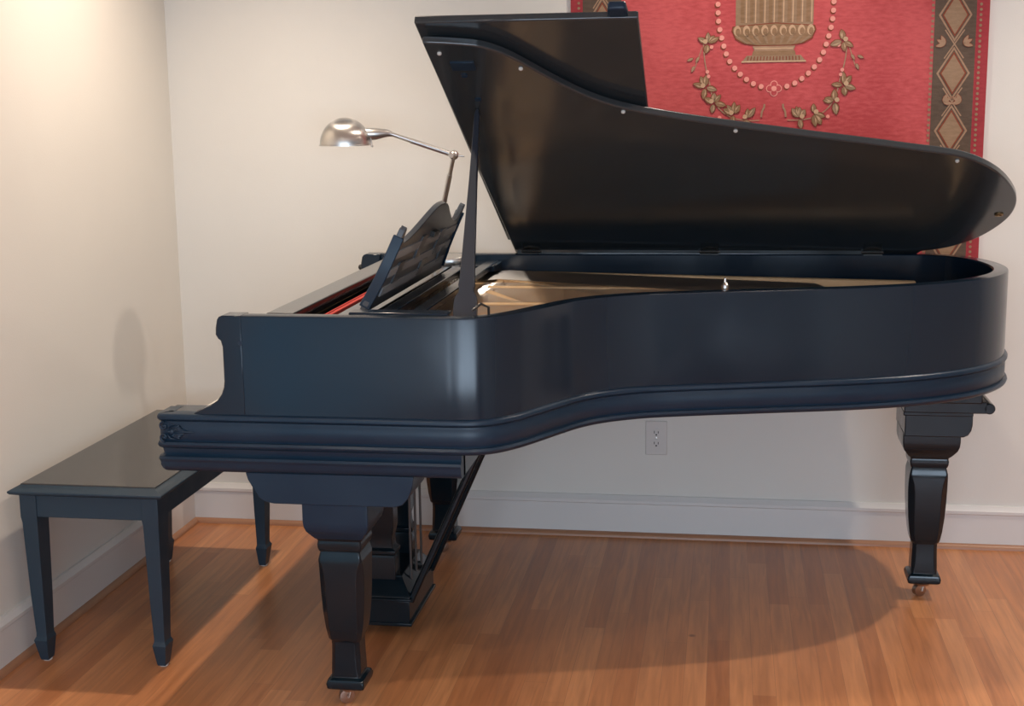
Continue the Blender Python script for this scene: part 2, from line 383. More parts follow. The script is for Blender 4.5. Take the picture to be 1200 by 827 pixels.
# urn
for i in range(13):
    for j in range(6):
        a_ = -.128+.25*i/13; b_ = -.128+.25*(i+1)/13; c_ = 1.757+.26*j/6; d_ = 1.757+.26*(j+1)/6
        TP([(a_, c_), (b_, c_), (b_, d_), (a_, d_)], 4, 2)
for k in range(8):
    u = -.112+.030*k
    for j in range(6):
        c_ = 1.765+.245*j/6; d_ = 1.765+.245*(j+1)/6
        TP([(u, c_), (u+.012, c_), (u+.012, d_), (u, d_)], 3, 3); TP([(u+.016, c_), (u+.020, c_), (u+.020, d_), (u+.016, d_)], 8, 3)
bowl = [(-.134, 1.752), (-.137, 1.738), (-.125, 1.715), (-.098, 1.700), (-.06, 1.693), (.05, 1.693), (.09, 1.700), (.117, 1.715), (.128, 1.738), (.124, 1.752), (.0, 1.762)]
TP([(u*1.03, z-.003 if z < 1.73 else z+.003) for u, z in bowl], 6, 3); TP(bowl, 3, 4)
for k in range(9):
    u = -.122+.0295*k; disc(u, 1.740, .0115, 8, 5, 12, 1, 1.5); disc(u+.002, 1.736, .0078, 3, 6, 12, 1, 1.5)
    TP([(u-.006, 1.722), (u+.006, 1.722), (u*.72+.003, 1.698), (u*.72-.003, 1.698)], 4, 5)
TP([(-.072, 1.690), (.066, 1.690), (.060, 1.675), (-.066, 1.675)], 5, 4)
TP([(-.066, 1.684), (.060, 1.684), (.058, 1.680), (-.064, 1.680)], 8, 5)
TP([(-.070, 1.675), (.064, 1.675), (.068, 1.660), (-.074, 1.660)], 3, 4)
TP([(-.090, 1.660), (.084, 1.660), (.100, 1.640), (-.106, 1.640)], 4, 4)
TP([(-.106, 1.643), (.100, 1.643), (.102, 1.638), (-.108, 1.638)], 8, 5)
for k in range(17): line((-.088+.0105*k, 1.644), (-.085+.0102*k, 1.657), .003, 6, 5)
for sgn in (-1, 1):
    def SL(u, z, ang, L, w, mi=3, vein=True):
        leaf(sgn*u, z, ang if sgn > 0 else PI-ang, L, w, mi, vein)
    stem = catmull([(.232, 1.70), (.226, 1.64), (.212, 1.58), (.200, 1.53), (.178, 1.49), (.14, 1.462), (.09, 1.45), (.045, 1.45)], 5)
    for a, b in zip(stem, stem[1:]): line((sgn*a[0], a[1]), (sgn*b[0], b[1]), .0035, 5, 4)
    for (u, z) in [(.218, 1.702), (.224, 1.56), (.196, 1.508), (.13, 1.470), (.085, 1.456)]:
        for t in range(5):
            a = random.uniform(0, 2*PI) if t > 1 else (1.6, -1.4)[t]
            SL(u+.004*math.cos(a), z+.004*math.sin(a), a, random.uniform(.028, .040), random.uniform(.015, .021), random.choice([3, 3, 4]))
        disc(sgn*(u+.008), z+.006, .008, 8, 8, 8)
    for (u, z, a) in [(.245, 1.66, -1.0), (.262, 1.63, -1.2), (.265, 1.655, -.4)]: SL(u, z, a, .022, .009, 5, False)
    line((sgn*.236, 1.69), (sgn*.262, 1.615), .0025, 5, 4)
    for (u, z) in [(.218, 1.61), (.214, 1.595), (.205, 1.69), (.176, 1.46)]: disc(sgn*u, z, .0062, 7, 6)
    # small upright tendrils near the centre
    for a, b in zip([(.040, 1.46), (.038, 1.478), (.031, 1.492)], [(.038, 1.478), (.031, 1.492), (.030, 1.503)]): line((sgn*a[0], a[1]), (sgn*b[0], b[1]), .006, 5, 5)
tapes = tp.build('wall_tapestry', MATS, smooth=40)
tapes['label'] = 'red woven wall tapestry with urn, bead garland and brown diamond borders'; tapes['category'] = 'tapestry'

# ------------------------------------------------------------------ piano
NY, FY = -1.57, -.150          # outer faces of treble and bass sides
RT = 1.022                     # rim top
piano = empty('grand_piano', (1.6, -.86, 0), 'black antique grand piano with its lid propped open before the tapestry', 'piano')
tailpts = [(1.30, -1.572), (1.36, -1.568), (1.405, -1.548), (1.452, -1.497), (1.495, -1.425), (1.54, -1.340), (1.585, -1.262), (1.64, -1.200), (1.734, -1.140), (1.843, -1.102),
           (2.066, -1.043), (2.291, -.983), (2.475, -.910), (2.626, -.805), (2.722, -.680), (2.768, -.550), (2.775, -.420), (2.745, -.275), (2.680, -.170), (2.590, -.118), (2.47, -.112), (2.3, -.118)]
curve = catmull(tailpts, 6)
def case_path(x0, front_in=None):
    p = [(x0, NY)]+[q_ for q_ in ((min(x0+.1, 1.05), NY), (1.1, NY), (1.2, NY-.001)) if q_[0] > x0+.05 and q_[0] < 1.29]+curve+[q_ for q_ in ((2.0, -.128), (1.5, -.142), (1.0, FY)) if q_[0] > x0+.05]+[(x0, FY)]
    return p
lac, sat = M['lacquer'], M['satin']
rimpath = case_path(.80)
TH = .044
MB().sweep(rimpath, [(0, .70), (0, 1.017), (-.0015, RT-.001), (-.005, RT), (-TH+.004, RT), (-TH, RT-.004), (-TH, .70)]).build('rim', lac, piano, smooth=40)
# arms (cheeks) in front of the rim
ch = [(.80, .70), (.80, RT), (.752, RT), (.744, 1.019), (.739, 1.012), (.735, .992), (.734, .975), (.739, .966), (.746, .960), (.750, .945), (.750, .860), (.748, .845), (.742, .828), (.730, .812), (.712, .799), (.690, .789), (.672, .781), (.660, .772), (.660, .70)]
for (y0, y1) in ((NY, NY+.06), (FY-.06, FY)):
    MB().prism(ch, 1, y0, y1).build('arm', lac, piano, smooth=35, bevel=.0025)
# belt of two bead mouldings running round the whole case
belt = [(.577, -1.488), (.577, NY+.014), (.581, NY+.004), (.590, NY)]+case_path(.62)[0:]+[(.590, FY), (.581, FY-.004), (.577, FY-.014), (.577, -.25)]
MB().sweep(belt, [(-.03, .777), (.001, .777), (.006, .775), (.0095, .770), (.009, .764), (.004, .759), (.001, .7575), (.001, .753), (.0035, .750), (.0035, .713), (.001, .710), (.001, .7075), (.008, .706), (.0115, .700), (.009, .694), (.003, .690), (-.03, .690)]).build('belt_moulding', M['satin'], piano, smooth=40)
# lower keybed moulding
kb = [(1.335, NY), (.59, NY), (.581, NY+.004), (.577, NY+.014), (.577, FY-.014), (.581, FY-.004), (.59, FY), (1.335, FY)]
MB().sweep(kb, [(-.05, .692), (.0, .692), (-.001, .684), (-.003, .676), (.001, .671), (.008, .669), (.011, .663), (.008, .657), (.007, .655), (.007, .647), (.003, .638), (-.004, .631), (-.012, .629), (-.05, .629)], side=-1).build('keybed_moulding', M['satin'], piano, smooth=40)
MB().box(.60, 1.335, NY+.03, FY-.03, .630, .70).build('keybed', lac, piano)
MB().box(.598, .613, -1.46, -.26, .69, .716).build('key_slip', lac, piano, bevel=.003)
for y0, y1 in ((NY+.002, -1.468), (-.252, FY-.002)):
    MB().box(.582, .665, y0, y1, .74, .7765).box(.66, .75, y0+.05, y1, .70, .7765).build('key_block', lac, piano, bevel=.003)
# keyboard
kw = (1.468-.252)/52
for i in range(52):
    y = -1.468+kw*i
    MB().box(.617, .775, y+.0006, y+kw-.0006, .722, .750).build('white_key', M['ivory'], piano, bevel=.0012, segs=1)
pat = [1, 1, 0, 1, 1, 1, 0]
for i in range(51):
    k = (51-i+5-1) % 7
    if pat[(i+3) % 7]:
        y = -1.468+kw*(i+1)
        MB().box(.668, .775, y-.0055, y+.0055, .745, .762).build('black_key', M['ebony'], piano, bevel=.0015, segs=1)
MB().prism([(.776, .745), (.800, .745), (.872, .995), (.850, .995)], 1, NY+.062, FY-.062).build('fallboard', lac, piano, bevel=.003)
MB().box(.848, .918, NY+.046, FY-.046, .990, RT+.0005).build('stretcher', M['toplac'], piano, bevel=.003)
# interior
def inset(path, d):
    out = []
    for i, p in enumerate(path):
        a = Vector(path[max(0, i-1)]); b = Vector(path[min(len(path)-1, i+1)]); t = (b-a).normalized(); out.append((p[0]-t.y*d, p[1]+t.x*d))
    return out
ins = inset(case_path(.95)[0:], TH-.002)
MB().prism(ins, 2, .735, .75).build('soundboard', M['board'], piano, smooth=0)
MB().prism(ins, 2, .905, .922).build('plate', M['gold'], piano, smooth=0)
MB().box(.88, .95, NY+.046, FY-.046, .80, .815).build('action_floor', M['satin'], piano)
# plate ribs/struts fan from the pin block to the tail
def strut(a, b, w, z0, z1, h2=None):
    a = Vector(a); b = Vector(b); d = (b-a).normalized(); n = Vector((-d.y, d.x))*w/2; m = MB()
    zb = h2 or z1
    vs = [(*(a+n), z0), (*(a-n), z0), (*(b-n), z0), (*(b+n), z0), (*(a+n*.7), z1), (*(a-n*.7), z1), (*(b-n*.7), zb), (*(b+n*.7), zb)]
    m.add(vs, [(0, 1, 2, 3), (7, 6, 5, 4), (0, 4, 5, 1), (1, 5, 6, 2), (2, 6, 7, 3), (3, 7, 4, 0)]); return m
for a, b in [((1.24, -.24), (2.55, -.22)), ((1.24, -.62), (2.55, -.42)), ((1.24, -.98), (2.30, -.72)), ((1.24, -1.30), (1.78, -1.08)), ((1.24, -.40), (1.95, -.96)), ((1.26, -.72), (1.60, -1.20))]:
    strut(a, b, .035, .92, .972, .945).build('plate_strut', M['gold'], piano, bevel=.004)
MB().box(1.02, 1.25, NY+.05, FY-.06, .92, .945).box(1.235, 1.262, NY+.05, FY-.06, .92, .965).build('pin_block_web', M['gold'], piano, bevel=.004)
# curved bass flange and bridge
MB().sweep(catmull([(1.30, -1.38), (1.50, -1.16), (1.75, -.98), (2.1, -.86), (2.42, -.74)], 8), [(-.015, .92), (-.012, .942), (.012, .942), (.015, .92)]).build('treble_bridge', M['gold'], piano, smooth=40)
def xin(y):
    best = 9
    for a_, b_ in zip(curve, curve[1:]):
        if b_[0] > a_[0] and (a_[1]-y)*(b_[1]-y) <= 0 and a_[1] < -.5: best = min(best, a_[0])
    return best if best < 9 else 2.4
st = MB()
for i in range(60):
    t = i/59; y = -1.46+t*.95; L = 1.40+.35*t**.5+ (t**1.1)*.72; L = min(L, 2.48)
    ye = y+.10*t; L = min(L, xin(ye)-.10); st.tube([(1.06, y, .95), (1.25, y+.002, .967), (L, ye, .944)], .0007, 4)
for i in range(24):
    t = i/23; y = -.46+t*.22
    st.tube([(1.06, y, .955), (1.25, y-.01, .974), (2.35-.12*t, y-.26+.14*t, .952)], .0014, 5)
so = st.build('strings', M['steel'], piano, smooth=0); so['kind'] = 'stuff'
pins = MB()
for i in range(90):
    for r in range(2):
        y = -1.46+i*.0134; x = 1.09+.03*r+.012*(i % 3); pins.tube([(x, y, .944), (x, y, .968)], .0022, 5)
po = pins.build('tuning_pins', M['steel'], piano, smooth=0); po['kind'] = 'stuff'
# bolt post standing on the plate near the bent side
MB().lathe([(.011, .915), (.011, .965), (.008, .972), (.006, .985), (.0105, .990), (.0105, .998), (.004, 1.006), (.003, 1.016), (.001, 1.018)], (1.953, -1.015, .034), 16).build('plate_bolt', M['nickel'], piano)
# red felt strip and shelf behind the stretcher
MB().box(.962, .967, NY+.047, FY-.047, .985, 1.004).build('felt_strip', M['felt'], piano)
MB().box(.972, .983, NY+.047, FY-.047, .985, 1.0045).build('felt_strip', M['felt'], piano)
MB().box(.955, 1.075, NY+.046, FY-.046, .972, .990).box(.990, 1.075, NY+.046, FY-.046, .989, 1.001).build('desk_shelf', M['toplac'], piano, bevel=.002)

# music desk, tilted back, seen from behind
tl = math.radians(25)
def DK(y, v, t=0): return (1.062+v*math.sin(tl)+t*math.cos(tl), y, 1.012+v*math.cos(tl)-t*math.sin(tl))
yc = -.957
half = [(.47, 0), (.462, .02), (.44, .045), (.418, .085), (.408, .13), (.404, .20), (.400, .220), (.390, .228), (.380, .222), (.374, .205), (.366, .190), (.345, .180), (.30, .183), (.24, .198), (.17, .222), (.11, .244), (.07, .256), (.03, .262)]
outl = [(yc-h, v) for h, v in half]+[(yc+h, v) for h, v in half[::-1]]
def slab(outline, t0, t1, fn=DK):
    n = len(outline); m = MB()
    m.add([fn(a, b, t0) for a, b in outline]+[fn(a, b, t1) for a, b in outline], [tuple(range(n))[::-1], tuple(range(n, 2*n))]+[(i, (i+1) % n, n+(i+1) % n, n+i) for i in range(n)]); return m
desk = slab(outl, -.008, .008).build('music_desk', M['greypanel'], piano, smooth=35, bevel=.002)
# hinged end fence standing proud at the near edge, and raised strips imitating reflections on the back
fe = [(.4665, .012), (.443, .045), (.421, .085), (.411, .13), (.407, .20), (.398, .20), (.402, .13), (.411, .085), (.432, .045), (.452, .012)]
slab([(yc-h, v) for h, v in fe], -.014, .014).build('end_fence', M['satin'], desk, bevel=.002)
slab([(yc+h, v) for h, v in fe[::-1]], -.014, .014).build('end_fence', M['satin'], desk, bevel=.002)
for k in range(3):
    v = .035+.052*k
    slab([(yc-.385, v), (yc+.385, v), (yc+.385, v+.024), (yc-.385, v+.024)], .008, .0115).build('reflection_strip', M['reflection_pale'], desk)
for k, (y, v0, v1) in enumerate([(-.30, .06, .12), (-.12, .11, .175), (.02, .04, .09), (.14, .09, .17), (.27, .05, .10)]):
    slab([(yc+y, v0), (yc+y+.06, v0), (yc+y+.06, v1), (yc+y, v1)], .008, .0125).build('reflection_patch', M['greypanel'], desk)
slab([(yc-.01, .165), (yc+.05, .165), (yc+.05, .18), (yc-.01, .18)], .008, .02).build('hinge', M['darkrod'], desk)
# sliding tray under the desk
tr = MB().box(1.088, 1.128, NY+.10, -.20, .985, 1.004).box(1.168, 1.205, NY+.10, -.20, .985, 1.004)
tr.build('desk_tray', lac, piano, bevel=.003)
MB().box(1.055, 1.30, NY+.046, NY+.10, .988, RT+.004).build('tray_end_rail', lac, piano, bevel=.003)
MB().box(1.000, 1.215, -.345, FY-.046, .980, 1.000).build('tray_end_board', lac, piano, bevel=.003)
# far arm knob
MB().sphere((.728, -.185, .975), .010, 8).tube([(.728, -.185, .975), (.742, -.185, .975)], .004, 8).build('knob', M['darkrod'], piano)
# lock on the treble arm face
MB().lathe([(.006, 0), (.005, .001), (.004, .0003)], (.795, NY, .955), 14, Matrix.Rotation(PI/2, 4, 'X')).build('key_plug', M['satin'], piano)

# carved scroll and palmette at the near end of the belt
cv = MB(); cyf = NY-.0055
for zc in (.746, .718):
    R0 = .0115; pts = []
    for i in range(22):
        a = (i/21)*3.6*PI/2+PI/2; r = R0*(1-.72*i/21); pts.append((.591+r*math.cos(a)*(1), cyf-.002, zc+r*math.sin(a)*(1 if zc > .73 else -1)))
    cv.tube(pts, .0028, 8); cv.sphere((.591, cyf-.002, zc), .0042, 6)
cv.sphere((.611, cyf, .732), .0075, 8, sc=(1, .7, 1)); cv.sphere((.603, cyf, .732), .0045, 6)
tip = Vector((.668, cyf+.001, .732))
cv.tube([(.617, cyf, .732), (.632, cyf-.002, .732), (.650, cyf-.001, .732), tuple(tip)], [.002, .0042, .0032, .0008], 8)
for k in (1, 2, 3):
    for sg in (-1, 1):
        p0 = Vector((.614-.002*k, cyf, .732+sg*.003*k)); p1 = Vector((.624+.001*k, cyf-.003, .732+sg*(.0045*k+.001))); p2 = Vector((.640-.003*k, cyf-.002, .732+sg*(.0050*k))); p3 = Vector((.654-.008*k, cyf+.001, .732+sg*.0038*k))
        cv.tube([tuple(p) for p in catmull([p0, p1, p2, p3], 3)], [.0012, .0022, .003, .0036, .0036, .0034, .003, .0024, .0016, .0008], 8)
for k in (-1, 1):
    cv.tube([(.600, cyf, .732+k*.009), (.608, cyf-.003, .732+k*.0175), (.619, cyf-.001, .732+k*.0185)], [.002, .0036, .001], 8)
cv.build('carved_ornament', M['satin'], piano, smooth=60)

# lid ---------------------------------------------------------------
AL = math.radians(27); HY, HZ = -.152, RT+.008
def LD(x, s, t=0): return (x, HY-s*math.cos(AL)+t*math.sin(AL), HZ+s*math.sin(AL)+t*math.cos(AL))
lidc = catmull([(1.225, 1.395), (1.296, 1.386), (1.357, 1.372), (1.395, 1.349), (1.432, 1.313), (1.486, 1.242), (1.542, 1.168), (1.621, 1.083), (1.706, 1.025), (1.82, .975), (1.948, .929), (2.173, .857), (2.426, .778), (2.59, .718), (2.690, .625), (2.755, .511), (2.787, .410), (2.790, .305), (2.763, .198), (2.716, .105), (2.648, .037), (2.574, .003)], 5)
lido = [(1.252, -.025)]+lidc+[(2.56, -.025)]
lid = slab(lido, 0, .021, LD).build('lid', M['lid'], piano, smooth=35, bevel=.004)
slab([(1.228, .010), (1.745, .010), (1.745, 1.432), (1.210, 1.432)], .033, .053, LD).build('folded_front_flap', M['lid'], lid, smooth=35, bevel=.004)
for x0 in (1.26,):
    slab([(1.248, .10), (1.256, .10), (1.232, 1.33), (1.224, 1.33)], .018, .036, LD).build('flap_hinge', M['darkrod'], lid)
slab([(1.672, 1.425), (1.722, 1.425), (1.718, 1.470), (1.676, 1.470)], .036, .058, LD).build('flap_bumper', M['satin'], lid, bevel=.006)
def lidn():  # matrix taking z to lid underside normal
    return Matrix.Rotation(PI-0, 4, 'X') @ Matrix.Rotation(AL, 4, 'X')
nrm = Vector((0, -math.sin(AL), -math.cos(AL)))
rotm = Vector((0, 0, 1)).rotation_difference(nrm).to_matrix().to_4x4()
for x, s in [(1.258, 1.345), (1.447, 1.262), (1.684, 1.020), (1.975, .90), (2.575, .70)]:
    MB().lathe([(.0055, -.001), (.0055, .004), (.003, .006)], LD(x, s, 0), 12, rotm).build('rubber_bumper', M['rubber'], lid)
MB().lathe([(.013, -.001), (.013, .003), (.008, .004), (.006, .001)], LD(2.755, .315, 0), 16, rotm).build('lid_lock', M['brass'], lid)
slab([(1.275, 1.26), (1.335, 1.26), (1.335, 1.30), (1.275, 1.30)], -.004, .001, LD).build('prop_socket', M['satin'], lid, bevel=.001)
for x, s in [(1.299, 1.23), (1.312, 1.10)]:
    MB().lathe([(.009, -.001), (.009, .003), (.004, .002)], LD(x, s, 0), 14, rotm).build('prop_cup', M['satin'], lid)
for x in (1.31, 1.90, 2.42):
    hm = MB(); hm.tube([(x-.035, HY-.004, HZ-.002), (x+.035, HY-.004, HZ-.002)], .005, 8); hm.box(x-.03, x+.03, HY-.03, HY-.004, RT-.001, RT+.002)
    slabm = slab([(x-.03, .006), (x+.03, .006), (x+.022, .030), (x, .040), (x-.022, .030)], -.003, .001, LD)
    hm.add(slabm.v, slabm.f); hm.build('lid_hinge', M['darkrod'], lid)
MB().box(1.262, 2.44, HY-.006, HY+.006, RT-.002, RT+.016).build('hinge_strip', M['lid'], lid, bevel=.002)
# lid prop stick
b0 = Vector((1.336, -1.505, .985)); b1 = Vector(LD(1.300, 1.035, -.002)); d = (b1-b0); Lp = d.length
zax = d.normalized(); xax = (Vector((1, 0, 0))-zax*zax.x).normalized(); yax = zax.cross(xax)
def PS(a, h, t): return tuple(b0+xax*a+yax*t+zax*h)
Ls = Lp
so_ = [(-.029, 0), (-.029, .070), (-.027, .088), (-.022, .096), (-.0185, .104), (-.018, .112), (-.0205, .124), (-.0185, .14), (-.0165, .2), (-.0135, .32), (-.010, .45), (-.007, Ls-.015), (-.003, Ls)]
st2 = [(-a, b) for a, b in so_[::-1]]
slab([(a, b) for a, b in so_+st2], -.009, .009, PS).build('prop_stick', M['stick'], piano, smooth=35, bevel=.002)
MB().tube([(1.355, -1.50, 1.03), (1.375, -1.49, 1.045), (1.392, -1.48, 1.035), (1.392, -1.48, .99), (1.375, -1.49, .975), (1.355, -1.50, .985)], .0035, 8).build('stick_bracket', M['darkrod'], piano, smooth=50)

# legs ---------------------------------------------------------------
LEG = [(.050, .042, .042, .06), (.054, .048, .048, .06), (.066, .050, .050, .06), (.076, .047, .047, .08), (.082, .038, .038, .15), (.100, .0385, .0385, .24), (.130, .0375, .0375, .28), (.165, .0365, .0365, .28), (.176, .037, .037, .26), (.186, .043, .043, .24),
       (.215, .0485, .0485, .27), (.26, .0535, .0535, .30), (.31, .0565, .0565, .32), (.345, .0575, .0575, .31), (.370, .0575, .0575, .26), (.386, .057, .057, .18), (.400, .056, .056, .08), (.417, .052, .052, .06), (.422, .050, .050, .06)]
TOP = [(.421, .053, .053, .06), (.430, .056, .056, .06), (.440, .057, .057, .06), (.450, .055, .055, .06), (.457, .060, .060, .05)]
BLK = [(.4565, .061, .061, .05), (.466, .068, .068, .04), (.480, .078, .078, .03), (.492, .082, .082, .03), (.505, .0835, .0835, .03)]
def leg(cx, cy, rot, tophalf=.0845, ztop=.60, name='leg'):
    m = MB(); m.loft(LEG, cx, cy, rot); m.loft(TOP, cx, cy, rot)
    l = m.build(name, M['legblack'], piano, smooth=28, bevel=.0015)
    MB().loft(BLK+[(ztop, .0835, .0835, .03)], cx, cy, rot).build('leg_block', M['satin'] if ztop > .55 else M['legblack'], l, smooth=28, bevel=.0015)
    c = MB(); c.lathe([(.016, .052), (.016, .044), (.024, .042), (.022, .036)], (cx, cy, 0), 16)
    ca = rot+.5; dx, dy = math.cos(ca), math.sin(ca)
    for s in (-1, 1):
        c.tube([(cx-dy*.014*s, cy+dx*.014*s, .042), (cx-dy*.015*s-dx*.008, cy+dx*.015*s-dy*.008, .018)], .0035, 8)
    c.build('caster_fork', M['castersteel'], l)
    w = MB(); w.lathe([(.012, -.010), (.0195, -.009), (.0195, .009), (.012, .010)], (cx-dx*.01, cy-dy*.01, .0195), 20, Matrix.Rotation(ca, 4, 'Z') @ Matrix.Rotation(PI/2, 4, 'X'))
    w.build('caster_wheel', M['castersteel'], l)
    return l
leg(1.012, -1.474, 0)
leg(1.012, -.246, 0)
leg(2.568, -.50, 0, ztop=.535)
# leg plates under the keybed
for (y0, y1) in ((-1.563, -1.385), (-.335, -.157)):
    MB().prism([(.790, .630), (.795, .612), (.802, .600), (.812, .583), (.822, .566), (.838, .556), (.860, .552), (1.165, .552), (1.185, .558), (1.20, .575), (1.21, .600), (1.215, .630)], 1, y0, y1).build('leg_plate', M['satin'], piano, smooth=40, bevel=.002)
# stepped plate under the tail
tlp = MB().box(2.480, 2.715, -.62, -.36, .605, .64)
tlp.tube([(2.722, -.62, .620), (2.722, -.36, .620)], .0165, 14)
tlp.box(2.480, 2.680, -.606, -.375, .592, .606)
tlp.prism([(2.486, .600), (2.486, .528), (2.655, .528), (2.668, .534), (2.677, .548), (2.680, .565), (2.680, .600)], 1, -.600, -.385)
tlp.build('tail_leg_plate', M['legblack'], piano, smooth=40, bevel=.003)
# beams and underside
MB().prism(inset(case_path(1.20)[0:], .03), 2, .700, .712).build('bottom_frame', M['legblack'], piano, smooth=0)
for a, b in [((1.335, -.86), (2.62, -.52)), ((1.34, -1.40), (2.50, -.30)), ((1.34, -.32), (2.40, -.30)), ((1.70, -1.10), (1.80, -.20)), ((1.52, -1.30), (1.60, -.20))]:
    strut(a, b, .07, .684, .706).build('underside_beam', M['legblack'], piano, bevel=.004)
MB().box(2.42, 2.70, -.63, -.35, .636, .704).build('tail_block', M['legblack'], piano, bevel=.004)

# pedal lyre ---------------------------------------------------------
ly = MB()
LX = .985
ly.box(.905, 1.065, -1.02, -.69, .034, .105)
ly.box(.899, 1.071, -1.026, -.684, .105, .113)
ly.box(.899, 1.071, -1.026, -.684, .030, .040)
base = ly
b_ = [(.113, .083, .165, .02), (.122, .080, .160, .02), (.160, .052, .125, .02), (.168, .050, .122, .02)]
base.loft(b_, LX, -.855)
lyre = base.build('lyre_box', M['legblack'], piano, smooth=28, bevel=.002)
for cy in (-.965, -.745):
    m = MB(); m.loft([(.160, .043, .030, .05), (.225, .043, .030, .05), (.232, .040, .028, .05), (.238, .045, .032, .05), (.246, .045, .032, .05), (.254, .036, .025, .05), (.262, .034, .024, .06), (.285, .033, .023, .10), (.300, .037, .026, .06), (.32, .040, .029, .05), (.60, .040, .029, .05), (.630, .046, .034, .05)], LX-.008, cy)
    m.build('lyre_column', M['legblack'], piano, smooth=28, bevel=.001)
MB().box(.915, 1.075, -1.02, -.69, .598, .632).build('lyre_top_block', M['legblack'], piano, bevel=.004)
for k, y in enumerate((-.925, -.855, -.785)):
    MB().tube([(1.050, y, .14), (1.050, y, .60)], .0038, 10).build('pedal_rod', M['rod'], piano)
    p = MB(); p.tube([(.93, y, .062), (.885, y, .060), (.862, y, .056), (.838, y, .050), (.815, y, .046), (.800, y, .045)], [.007, .008, .012, .016, .014, .006], 12)
    p.build('pedal', M['brass'], piano, smooth=60)
for y0, y1 in ((-1.0, -1.0), (-.72, -.80)):
    MB().tube([(1.065, y0, .10), (1.345, y1, .715)], .0105, 12).build('lyre_brace', M['legblack'], piano)

# ------------------------------------------------------------------ bench
bx0, bx1, by0, by1, bt = .0416, .4815, -1.371, -.400, .503
bench = empty('piano_bench', ((bx0+bx1)/2, (by0+by1)/2, 0), 'dark rectangular wooden piano bench with tapered spade-foot legs beside the left wall', 'bench')
def rect(d): return [(bx0+d, by0+d), (bx1-d, by0+d), (bx1-d, by1-d), (bx0+d, by1-d)]
def loftrect(levels):
    m = MB(); vs = []
    for d, z in levels: vs += [(x, y, z) for x, y in rect(d)]
    k = len(levels)
    fs = [(i*4+q, i*4+(q+1) % 4, (i+1)*4+(q+1) % 4, (i+1)*4+q) for i in range(k-1) for q in range(4)]+[(3, 2, 1, 0), tuple((k-1)*4+q for q in range(4))]
    m.add(vs, fs); return m
seat = loftrect([(.020, .488), (.004, .494), (.0, .499), (.001, .503), (.024, .514), (.027, .516)]).build('bench_top', M['bench'], bench, smooth=25, bevel=.001)
loftrect([(.027, .515), (.0275, .5185), (.030, .5195)]).build('top_panel', M['bench_top'], seat, smooth=0)
ap = MB(); e = .028
ap.box(bx0+e, bx1-e, by0+e, by0+e+.02, .425, .489).box(bx0+e, bx1-e, by1-e-.02, by1-e, .425, .489).box(bx0+e, bx0+e+.02, by0+e, by1-e, .425, .489).box(bx1-e-.02, bx1-e, by0+e, by1-e, .425, .489)
ap.build('apron', M['bench'], bench, bevel=.002)
for (sx, sy) in ((0, 0), (1, 0), (0, 1), (1, 1)):
    WX, WY = .047, .070; X = bx0+.022 if not sx else bx1-.022-WX; Y = by0+.024 if not sy else by1-.024-WY
    m = MB()
    def ring(w, z):
        wx = w*WX/.064; wy = w*WY/.064
        x0 = X+(WX-wx)*(.62 if not sx else .38); y0 = Y+(WY-wy)*(.62 if not sy else .38)
        return [(x0, y0, z), (x0+wx, y0, z), (x0+wx, y0+wy, z), (x0, y0+wy, z)]
    lv = [(.030, 0.004), (.034, .012), (.050, .060), (.052, .066), (.046, .072), (.042, .076), (.041, .084), (.050, .20), (.060, .41), (.064, .425), (.064, .489)]
    vs = []
    for w, z in lv: vs += ring(w, z)
    k = len(lv)
    m.add(vs, [(i*4+q, i*4+(q+1) % 4, (i+1)*4+(q+1) % 4, (i+1)*4+q) for i in range(k-1) for q in range(4)]+[(3, 2, 1, 0), tuple((k-1)*4+q for q in range(4))])
    l = m.build('leg', M['bench'], bench, smooth=20, bevel=.001)
    r0 = ring(.030, 0); MB().lathe([(.012, 0), (.013, .003), (.012, .005)], ((r0[0][0]+r0[1][0])/2, (r0[0][1]+r0[2][1])/2, 0), 14).build('glide', M['plastic'], l)

# ------------------------------------------------------------------ lamp
lb = Vector((1.052, -.268, 1.0))
lamp = empty('desk_lamp', lb, 'brushed nickel swing-arm lamp with dome shade standing on the piano', 'lamp')
NK = M['nickel']
MB().lathe([(.076, 0), (.078, .003), (.078, .020), (.075, .025), (.02, .030), (.006, .031)], lb, 40).build('lamp_base', NK, lamp, smooth=40)
J = Vector((1.100, -.40, 1.358)); Hd = Vector((.776, -.50, 1.398))
foot = lb+Vector((-.050, 0, .045))
dl = (J-foot)
MB().tube([foot+Vector((0, 0, -.020)), foot+Vector((0, 0, .004))], .012, 16).sphere(foot+Vector((0, 0, .006)), .0135, 10).tube([foot, foot+dl*.08], .011, 14).tube([foot, foot+dl*.80], .0085, 14).tube([foot+dl*.80, foot+dl*.97], .0068, 14).build('lower_arm', NK, lamp, smooth=50)
MB().sphere(J, .0155, 10).tube([J+Vector((-.004, -.02, 0)), J+Vector((.004, .02, 0))], .008, 12).tube([J, J+Vector((.034, 0, -.004))], [.004, .0025], 8).build('elbow_joint', NK, lamp, smooth=50)
nk = Vector((.905, -.462, 1.430))
da = (nk-J)
MB().tube([J+da*.08, J+da*.65], .0082, 14).tube([J+da*.65, J+da*.66], .0095, 14).tube([J+da*.66, J+da*1.0], .0066, 14).build('upper_arm', NK, lamp, smooth=50)
hx = Vector((.838, -.482, 1.428))
MB().tube([nk+Vector((.012, 0, -.004)), nk+Vector((-.004, 0, 0)), hx+Vector((.03, 0, 0)), hx], [.007, .012, .0185, .0195], 18).build('socket', NK, lamp, smooth=50)
MB().tube([hx+Vector((.018, -.012, -.012)), hx+Vector((.022, -.014, -.034))], .0024, 8).sphere(hx+Vector((.022, -.014, -.036)), .004, 6).build('switch', NK, lamp)
Rs = .079; hc = Hd+Vector((0, 0, -.004))
